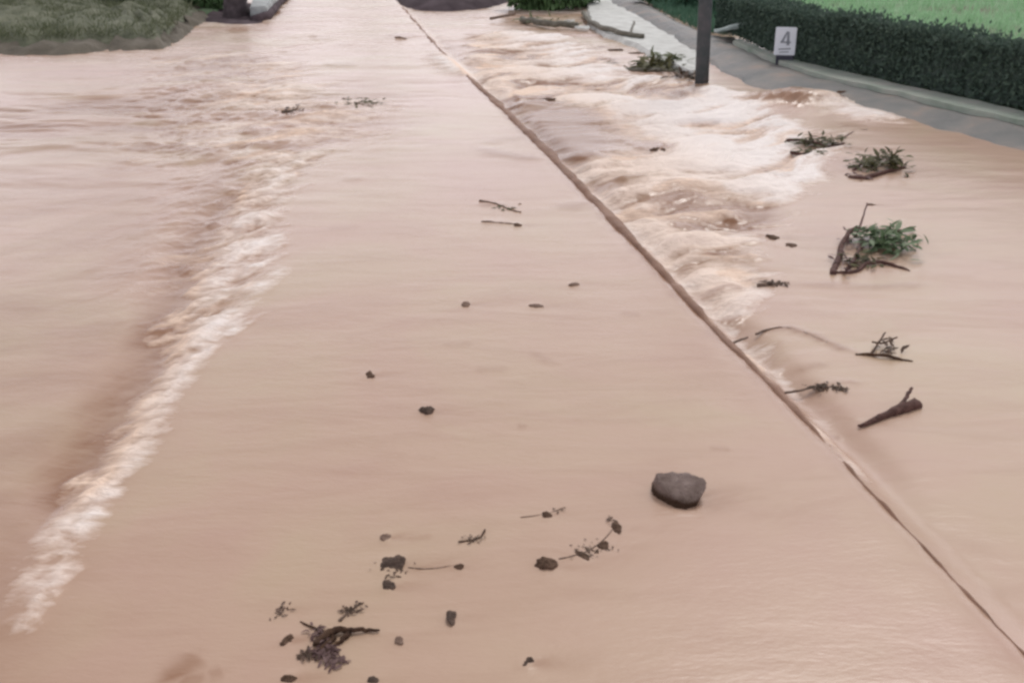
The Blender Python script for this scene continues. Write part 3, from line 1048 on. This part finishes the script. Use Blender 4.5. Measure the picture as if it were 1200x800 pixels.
# the big rock: a slab with its worn top turned to the camera
def big_rock():
    p = at(797, 592)
    s = (p - Vector((0, 0, CAMH))).length / FPX
    R_, U = Vector((1, 0, 0)), Vector((0, ST, CT))      # the rock's own right / up axes
    top = [(-25, 19), (-6, 22), (14, 20), (29, 16), (34, 8), (30, -2), (18, -12), (6, -18), (-4, -14), (-14, -3), (-23, 9)]
    low = [(-33, 18), (-32, 8), (-25, -3), (-15, -14), (-4, -21), (7, -23), (15, -17)]
    pts = []
    for u, v in top:
        pts.append(R_ * u * s + Vector((0, .95, .42)).normalized() * (v + 14) * s * 1.2 + Vector((0, -.02, .035)))
    for u, v in low:
        pts.append(R_ * u * s * .97 + Vector((0, 1, 0)) * (v + 21) * s * 1.1 + Vector((0, -.035, -.03)))
    for u, v in ((-20, 30), (0, 34), (22, 28)):
        pts.append(R_ * u * s + Vector((0, (v + 30) * s, -.02)))
    bm = rough_hull(pts, 4, .05, 3, 5, soft=.10)
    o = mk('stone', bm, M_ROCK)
    o.location = p
    tag(o, 'largest stone, grey brown with a flat top, lying alone on the flooded road', 'stone')


big_rock()
SG = 'small stones and mud clods on the flooded road'
ST_ = [
    (460, 657, 38, 24, 'wide dark brown stone at the left end of the debris, second largest', M_ROCKD, 1.0),
    (455, 684, 18, 16, 'small dark stone just below the wide brown stone', M_ROCKD, 1.0),
    (433, 436, 15, 17, 'lone dark pebble upper left of the pair on the middle of the road', M_CLOD, 1.1),
    (500, 479, 20, 13, 'lone dark pebble lower right of the pair on the middle of the road', M_ROCKD, 1.0),
    (529, 720, 17, 16, 'dark round pebble between the wide brown stone and the bottom edge', M_ROCKD, 1.1),
    (618, 773, 20, 12, 'small dark stone near the bottom edge, right of centre', M_ROCKD, 1.0),
    (335, 747, 16, 14, 'dark round pebble left of the forked branch', M_CLOD, 1.1),
    (437, 795, 15, 9, 'small pebble cut by the bottom edge below the forked branch', M_ROCKD, 1.0),
    (340, 793, 22, 10, 'flat brown clod at the bottom edge left of the forked branch', M_CLOD, .9),
    (468, 748, 13, 10, 'faint brown pebble right of the forked branch tip', M_SILT, 1.0),
    (641, 657, 28, 19, 'brown stone at the lower left end of the curved string of clods', M_CLOD, 1.0),
    (683, 647, 17, 15, 'dark clod second from lower left in the curved string', M_CLOD, 1.0),
    (706, 635, 15, 15, 'dark clod second from the upper right in the curved string', M_CLOD, 1.0),
    (722, 614, 14, 19, 'dark clod at the upper right end of the curved string', M_CLOD, 1.0),
    (642, 601, 15, 9, 'small dark fleck of mud above the curved string of clods', M_CLOD, .9),
    (538, 662, 13, 9, 'small brown clod at the end of a ripple right of the wide stone', M_CLOD, .9),
    (546, 354, 12, 12, 'faint brown clod left of the flat one on the upper road', M_SILT, .9),
    (629, 357, 20, 7, 'faint flat brown clod right of centre on the upper road', M_SILT, .7),
    (672, 332, 14, 8, 'faint brown clod near the brown edge of the road', M_SILT, .8),
    (453, 627, 16, 12, 'faint mud clod just above the wide brown stone', M_SILT, .7),
    (330, 712, 14, 10, 'pale clod above the left pebble beside the forked branch', M_SILT, .6),
    (470, 43, 16, 10, 'dark blurred clod at the far end of the flooded road', M_SILT, 1.0),
    (606, 262, 14, 8, 'olive brown clod below the small sunken twig', M_CLOD, .8),
]
for i, (px, py, w, h, lab, m, fl) in enumerate(ST_):
    stone(px, py, w, h, lab, m, i + 2, group=SG, flat=fl)
RG = 'stones and clods in the rough water right of the road'
for i, (px, py, w, h, lab, m) in enumerate([
        (908, 275, 24, 14, 'dark clod on the calm water right of the rapids, upper of two', M_CLOD),
        (922, 285, 26, 14, 'dark clod on the calm water right of the rapids, lower of two', M_CLOD),
        (770, 173, 22, 10, 'brown stone showing in the middle of the foaming rapids', M_CLOD),
        (895, 122, 16, 9, 'small brown stone in the water right of the utility pole', M_CLOD),
        (720, 57, 22, 9, 'dark brown clod in the water below the pale kerb, left of two', M_CLOD),
        (747, 61, 24, 8, 'dark brown clod in the water below the pale kerb, right of two', M_CLOD),
        (706, 53, 14, 8, 'small reddish clod left of the dark clods below the pale kerb', M_SILT),
        (714, 69, 20, 7, 'reddish clod under the two dark clods by the pale kerb', M_SILT),
        (1021, 238, 11, 9, 'tiny brown clod below the olive leafy debris', M_CLOD),
        (877, 85, 24, 10, 'dark grey stone at the water edge of the side road', M_DARKB),
        (640, 115, 26, 8, 'brown stone at the start of the rapids by the road edge', M_CLOD)]):
    stone(px, py, w, h, lab, m, i + 40, group=RG, z=RZ)
stone(988, 106, 12, 8, 'small brown clod lying on the grey side road', M_CLOD, 61, z=.07, name='stone')

# light stones along the flood edge near the green clump
for i, (px, py, w, h, lab, m) in enumerate([
        (667, 23, 16, 9, 'cream coloured stone left of two below the green leafy clump', M_CONC),
        (684, 30, 22, 10, 'cream coloured stone right of two below the green leafy clump', M_CONC)]):
    stone(px, py, w, h, lab, m, i + 70, z=0)


# ------------------------------------------------------------------ branches and leafy debris
def px3(p, zz=None):
    """(px, py[, height above water])"""
    h = p[2] if len(p) > 2 else 0
    zb_ = zz if zz is not None else 0
    q = at(p[0], p[1], zb_)
    q.z += h
    return q


def branch(label, cat, twigs, leaves=(), mat=M_BARK, z=0, name='branch', group=None, seg=9):
    """twigs: list of (pixel points, r0, r1); leaves: (px, py, spread px, n, L, mat, height)"""
    base = px3(twigs[0][0][0], z)
    b = empty(name, base, label, cat, group)
    for k, (pts, r0, r1) in enumerate(twigs):
        bm = bmesh.new()
        n = max(7, len(pts) * 4)
        P = resample([px3(p, z) for p in pts], n, r0 * .25)
        tube(bm, P, [r0 + (r1 - r0) * i / (n - 1) for i in range(n)], seg, .16)
        mk('stem' if k == 0 else 'twig', bm, mat, b)
    byname = {}
    for (lx, ly, sx, sy, n, L, lm, h) in leaves:
        bm = bmesh.new()
        s = scale_at(lx, ly)
        c = at(lx, ly, z)
        dyw = (at(lx, ly - sy / 2, z) - at(lx, ly + sy / 2, z)).length / 2
        for _ in range(n):
            p = Vector((c.x + random.gauss(0, .5) * sx * s / 2, c.y + random.gauss(0, .5) * dyw, z + .004 + random.random() * h))
            d = rv()
            d.z = abs(d.z) * .35 if h > .03 else d.z * .1
            q = random.uniform(.6, 1.4)
            leaf(bm, p, d, rv() * .4 + Vector((0, 0, 1)), L * q, L * .34 * q, random.uniform(0, .4))
        for _ in range(n // 7 if n >= 44 else 0):
            p = Vector((c.x + random.gauss(0, .5) * sx * s / 2, c.y + random.gauss(0, .5) * dyw, z + random.random() * h * .7))
            d = rv()
            d.z *= .25
            l_ = L * random.uniform(.8, 2.2)
            tube(bm, [p, p + d * l_ * .5 + rv() * L * .12, p + d * l_], [.0035 + L * .03, .003 + L * .02, .0015], 5)
        mk('leaves', bm, lm, b, smooth=False)
    return b


# foreground forked branch
branch('dark forked branch with mauve bark flakes and leaves at the bottom left of the road', 'branch',
       [([(372, 756, .0), (388, 744, .012), (402, 741, .014), (425, 740, .010), (445, 739.5, .004)], .018, .004),
        ([(392, 748, .004), (378, 760, .006), (366, 766, .0)], .012, .006),
        ([(410, 742, .008), (400, 752, .004), (388, 758, .0)], .012, .006),
        ([(388, 744, .008), (368, 736, .003), (352, 728, .0)], .006, .003)],
       [(380, 764, 30, 22, 60, .035, L_MAUVE, .012), (372, 742, 26, 14, 22, .028, L_MAUVE, .008), (392, 776, 24, 12, 30, .03, L_MAUVE, .006), (362, 768, 24, 8, 22, .03, L_DEAD, .008)])
branch('faint curled twig with leaf bits above the forked branch', 'twig',
       [([(398, 727), (408, 717), (418, 710), (426, 706)], .007, .003)],
       [(412, 715, 26, 16, 36, .022, L_DEAD, .004)], M_BARKP, name='twig')
branch('patch of pale leaf bits upper left of the forked branch', 'leaves',
       [([(322, 718), (332, 722)], .003, .002)],
       [(328, 718, 22, 24, 16, .02, L_DEAD, .002)], M_BARKP, name='leaf_litter')
branch('leafy twig with an upturned right end above the curved string of clods', 'twig',
       [([(537, 635), (553, 633), (563, 629), (568, 622, .006)], .006, .004)],
       [(556, 632, 24, 8, 26, .02, L_DEAD, .006)], M_BARK, name='twig')
branch('thin sunken twig and leaf bits linking the curved string of clods', 'twig',
       [([(655, 655), (683, 648), (703, 636), (718, 620)], .004, .003)],
       [(690, 645, 50, 20, 44, .018, L_DEAD, .003), (716, 610, 14, 14, 18, .02, L_DEAD, .004)], M_BARKP, name='twig')
branch('thin line of twig at the small fleck above the curved string', 'twig',
       [([(610, 606), (640, 602), (662, 594)], .003, .002)], [(650, 598, 26, 6, 10, .015, L_DEAD, .002)], M_BARKP, name='twig')
branch('thin pale twig right of the wide brown stone', 'twig', [([(478, 665), (505, 666), (536, 662)], .004, .002)], (), M_BARKP, name='twig')
branch('leaf bits around the wide brown stone', 'leaves', [([(445, 668), (470, 672)], .004, .003)],
       [(457, 668, 40, 24, 30, .02, L_DEAD, .004)], M_BARK, name='leaf_litter')
branch('pair of dark sunken twigs on the upper road near the brown edge', 'twig',
       [([(562, 236), (580, 239), (598, 246), (610, 249)], .014, .008), ([(565, 260), (590, 262), (606, 263)], .012, .008)],
       [(590, 244, 30, 8, 20, .05, L_OLIVE, .004)], M_BARKP, name='twig')
branch('olive streak of leaves on the far road, right of the left rapids', 'leaves',
       [([(402, 116), (420, 122), (440, 127)], .018, .01)],
       [(425, 121, 46, 10, 60, .08, L_OLIVE, .02)], M_BARKP, name='leaf_litter')
branch('dark wet twig bundle in the left rapids at the road edge', 'twig',
       [([(330, 132), (345, 129), (352, 122)], .02, .01)], [(342, 130, 24, 8, 24, .08, L_DEAD, .02)], M_BARKP, name='twig')

DG = 'plant debris floating right of the road'
branch('floating olive green branch with two dark ends, far right near the side road', 'branch',
       [([(922, 165), (938, 165), (955, 170, .02), (972, 172), (990, 168)], .022, .012),
        ([(926, 179), (942, 181), (962, 179), (975, 173)], .020, .012),
        ([(985, 164), (1000, 155), (1016, 152)], .010, .006)],
       [(955, 168, 60, 10, 80, .10, L_OLIVE, .04), (950, 180, 40, 6, 40, .09, L_OLIVE, .03), (974, 169, 36, 8, 34, .10, L_OLIVE, .05)], M_BARKM, RZ, group=DG)
branch('olive leafy clump with a reddish stem at the right, below the floating branch', 'branch',
       [([(996, 208), (1012, 210, .01), (1035, 204, .02), (1060, 196)], .026, .014), ([(1000, 200), (1012, 194, .03), (1030, 190, .05)], .016, .008)],
       [(1018, 196, 44, 14, 90, .10, L_OLIVE, .07), (1045, 194, 44, 16, 90, .11, L_OLIVE, .09), (1006, 208, 22, 8, 20, .08, L_MAUVE, .02)], M_BARKM, RZ, group=DG)
branch('bent reddish branch with fresh green leaves at the right edge', 'branch',
       [([(975, 322), (982, 306, .02), (988, 290, .06), (998, 280, .08), (1012, 280, .08), (1036, 278, .06), (1070, 272, .02)], .026, .012),
        ([(978, 320), (1000, 320, .01), (1016, 312, .02), (1036, 310, .02), (1066, 318)], .020, .010),
        ([(1002, 284, .06), (1009, 272, .12), (1013, 262, .18)], .010, .006),
        ([(992, 318, .01), (1002, 306, .03), (1008, 296, .05)], .016, .010)],
       [(1020, 287, 34, 20, 90, .10, L_GREEN, .10), (1046, 290, 50, 26, 120, .11, L_GREEN, .10), (1010, 308, 40, 12, 60, .07, L_OLIVE, .05),
        (990, 310, 22, 20, 34, .06, L_MAUVE, .04), (1000, 290, 24, 20, 30, .06, L_MAUVE, .05)], M_BARKM, RZ, group=DG)
branch('black forked twig at the right edge above the dark log end', 'branch',
       [([(1003, 416), (1018, 417, .01), (1036, 420, .02), (1070, 424)], .011, .008), ([(1020, 417, .01), (1028, 408, .03), (1036, 398, .05)], .008, .005),
        ([(1022, 404, .02), (1034, 407, .03), (1050, 402, .04)], .006, .005)],
       [(1042, 412, 22, 16, 24, .05, L_DEAD, .04)], M_BARK, RZ, group=DG)
branch('dark reddish log end pointing left at the right edge', 'log',
       [([(1006, 499), (1016, 497, .005), (1036, 489, .012), (1055, 482, .015), (1074, 476, .01)], .008, .036), ([(1050, 484, .02), (1060, 474, .04), (1066, 466, .06)], .014, .008)], (), M_BARKM, RZ, name='log', seg=12)
branch('flat brown twig on the calm water below the pair of clods', 'twig',
       [([(888, 334), (905, 333), (925, 331)], .014, .008)], [(908, 333, 34, 6, 26, .05, L_DEAD, .01)], M_BARKP, RZ, name='twig', group=DG)
branch('thin arched reed lying in the calm water left of the black forked twig', 'reed',
       [([(886, 392), (900, 386), (920, 384), (945, 391), (970, 402)], .008, .005)], (), M_BARKP, RZ, name='reed')
branch('sunken brown twig with leaf bits above the dark log end', 'twig',
       [([(916, 461), (940, 457), (958, 453), (978, 454), (996, 456)], .007, .006)], [(962, 454, 40, 6, 44, .035, L_DEAD, .008), (985, 456, 20, 6, 20, .035, L_DEAD, .008)], M_BARKP, RZ, name='twig', group=DG)
branch('short dark twig caught on the road edge at the foot of the rapids', 'twig',
       [([(852, 408), (862, 402, .01), (876, 397, .01)], .010, .006)], (), M_BARKP, RZ, name='twig')
branch('long grey log washed against the pale concrete kerb', 'log',
       [([(684, 16), (694, 30, .05), (712, 38, .06), (735, 44, .06), (755, 46, .04)], .06, .045), ([(738, 44, .05), (743, 37, .18)], .03, .02)], (), M_BARKG := simple('bark_greywash', [(.08, .075, .055), (.14, .13, .10), (.20, .19, .155)], 10, .7, .8), 0, name='log', seg=12)
branch('grey log with pale foam lying below the green leafy clump', 'log',
       [([(612, 23), (628, 27, .03), (650, 30, .04), (678, 31, .02)], .07, .06)], [(640, 27, 60, 5, 40, .15, L_GRASSY, .08)], M_BARKG, 0, name='log', seg=12)
branch('thin dark stick left of the grey log below the green clump', 'twig',
       [([(574, 22), (590, 21, .03), (604, 19, .05)], .03, .025)], (), M_BARKP, 0, name='twig')
branch('mat of grey green reeds drifting left of the utility pole', 'reeds',
       [([(732, 82), (760, 84, .02), (790, 84), (812, 92)], .03, .03)],
       [(768, 80, 60, 8, 120, .22, L_OLIVE, .05), (785, 74, 50, 10, 90, .2, L_GRASSY, .08), (802, 90, 30, 8, 40, .16, L_DEAD, .04)], M_BARKG, RZ, name='reed_mat')

WAKES.append((at(797, 592).x, at(797, 592).y + .04, .11))
build_water()

# ------------------------------------------------------------------ light, sky, camera
HORIZON = 3.1
SUN_EL, SUN_AZ = math.radians(52), math.radians(25)      # azimuth from +Y towards +X
w = bpy.data.worlds.new('World')
S.world = w
w.use_nodes = True
nt = w.node_tree
bg = nt.nodes['Background']
sky = nt.nodes.new('ShaderNodeTexSky')
sky.sky_type = 'NISHITA'
sky.sun_disc = False
sky.sun_elevation = SUN_EL
sky.sun_rotation = SUN_AZ
sky.dust_density = 6
sky.air_density = 1.0
sky.ozone_density = 1.0
hs = nt.nodes.new('ShaderNodeHueSaturation')
hs.inputs['Saturation'].default_value = .10
nt.links.new(sky.outputs[0], hs.inputs['Color'])
mx = nt.nodes.new('ShaderNodeMix')
mx.data_type = 'RGBA'
mx.inputs[0].default_value = .55                          # even cloud deck over the clear sky
mx.inputs[7].default_value = (9.5, 9.1, 9.9, 1)
nt.links.new(hs.outputs[0], mx.inputs[6])
# glow added towards the unseen horizon, to brighten reflections in the water
tc = nt.nodes.new('ShaderNodeTexCoord')
sx = nt.nodes.new('ShaderNodeSeparateXYZ')
nt.links.new(tc.outputs['Generated'], sx.inputs[0])
up = math_n(nt, 'MAXIMUM', sx.outputs[2], 0.0)
pw = math_n(nt, 'POWER', math_n(nt, 'SUBTRACT', 1.0, up), 3.0)
gain = math_n(nt, 'ADD', math_n(nt, 'MULTIPLY', pw, HORIZON), .72)
vm = nt.nodes.new('ShaderNodeVectorMath')
vm.operation = 'SCALE'
nt.links.new(mx.outputs[2], vm.inputs[0])
nt.links.new(gain, vm.inputs['Scale'])
nt.links.new(vm.outputs[0], bg.inputs['Color'])
bg.inputs['Strength'].default_value = .085

sd = bpy.data.lights.new('sun', 'SUN')
sd.energy = 1.2
sd.angle = math.radians(16)
sd.color = (1, .96, .92)
so = bpy.data.objects.new('sun', sd)
COL.objects.link(so)
dirv = Vector((math.sin(SUN_AZ) * math.cos(SUN_EL), math.cos(SUN_AZ) * math.cos(SUN_EL), math.sin(SUN_EL)))
so.rotation_euler = dirv.to_track_quat('Z', 'Y').to_euler()

cd = bpy.data.cameras.new('camera')
cam = bpy.data.objects.new('camera', cd)
COL.objects.link(cam)
cam.location = (0, 0, CAMH)
cam.rotation_euler = (math.pi / 2 - PITCH, 0, 0)
cd.sensor_width = 36
cd.lens = 36 * FPX / 1200
cd.clip_start = .05
cd.clip_end = 2000
S.camera = cam
S.view_settings.view_transform = 'Standard'
S.view_settings.look = 'None'
S.view_settings.gamma = 1
S.view_settings.exposure = 0.09
S.render.engine = 'CYCLES'
S.cycles.pixel_filter_type = 'BLACKMAN_HARRIS'
S.cycles.filter_width = 2.8
S.cycles.use_denoising = True
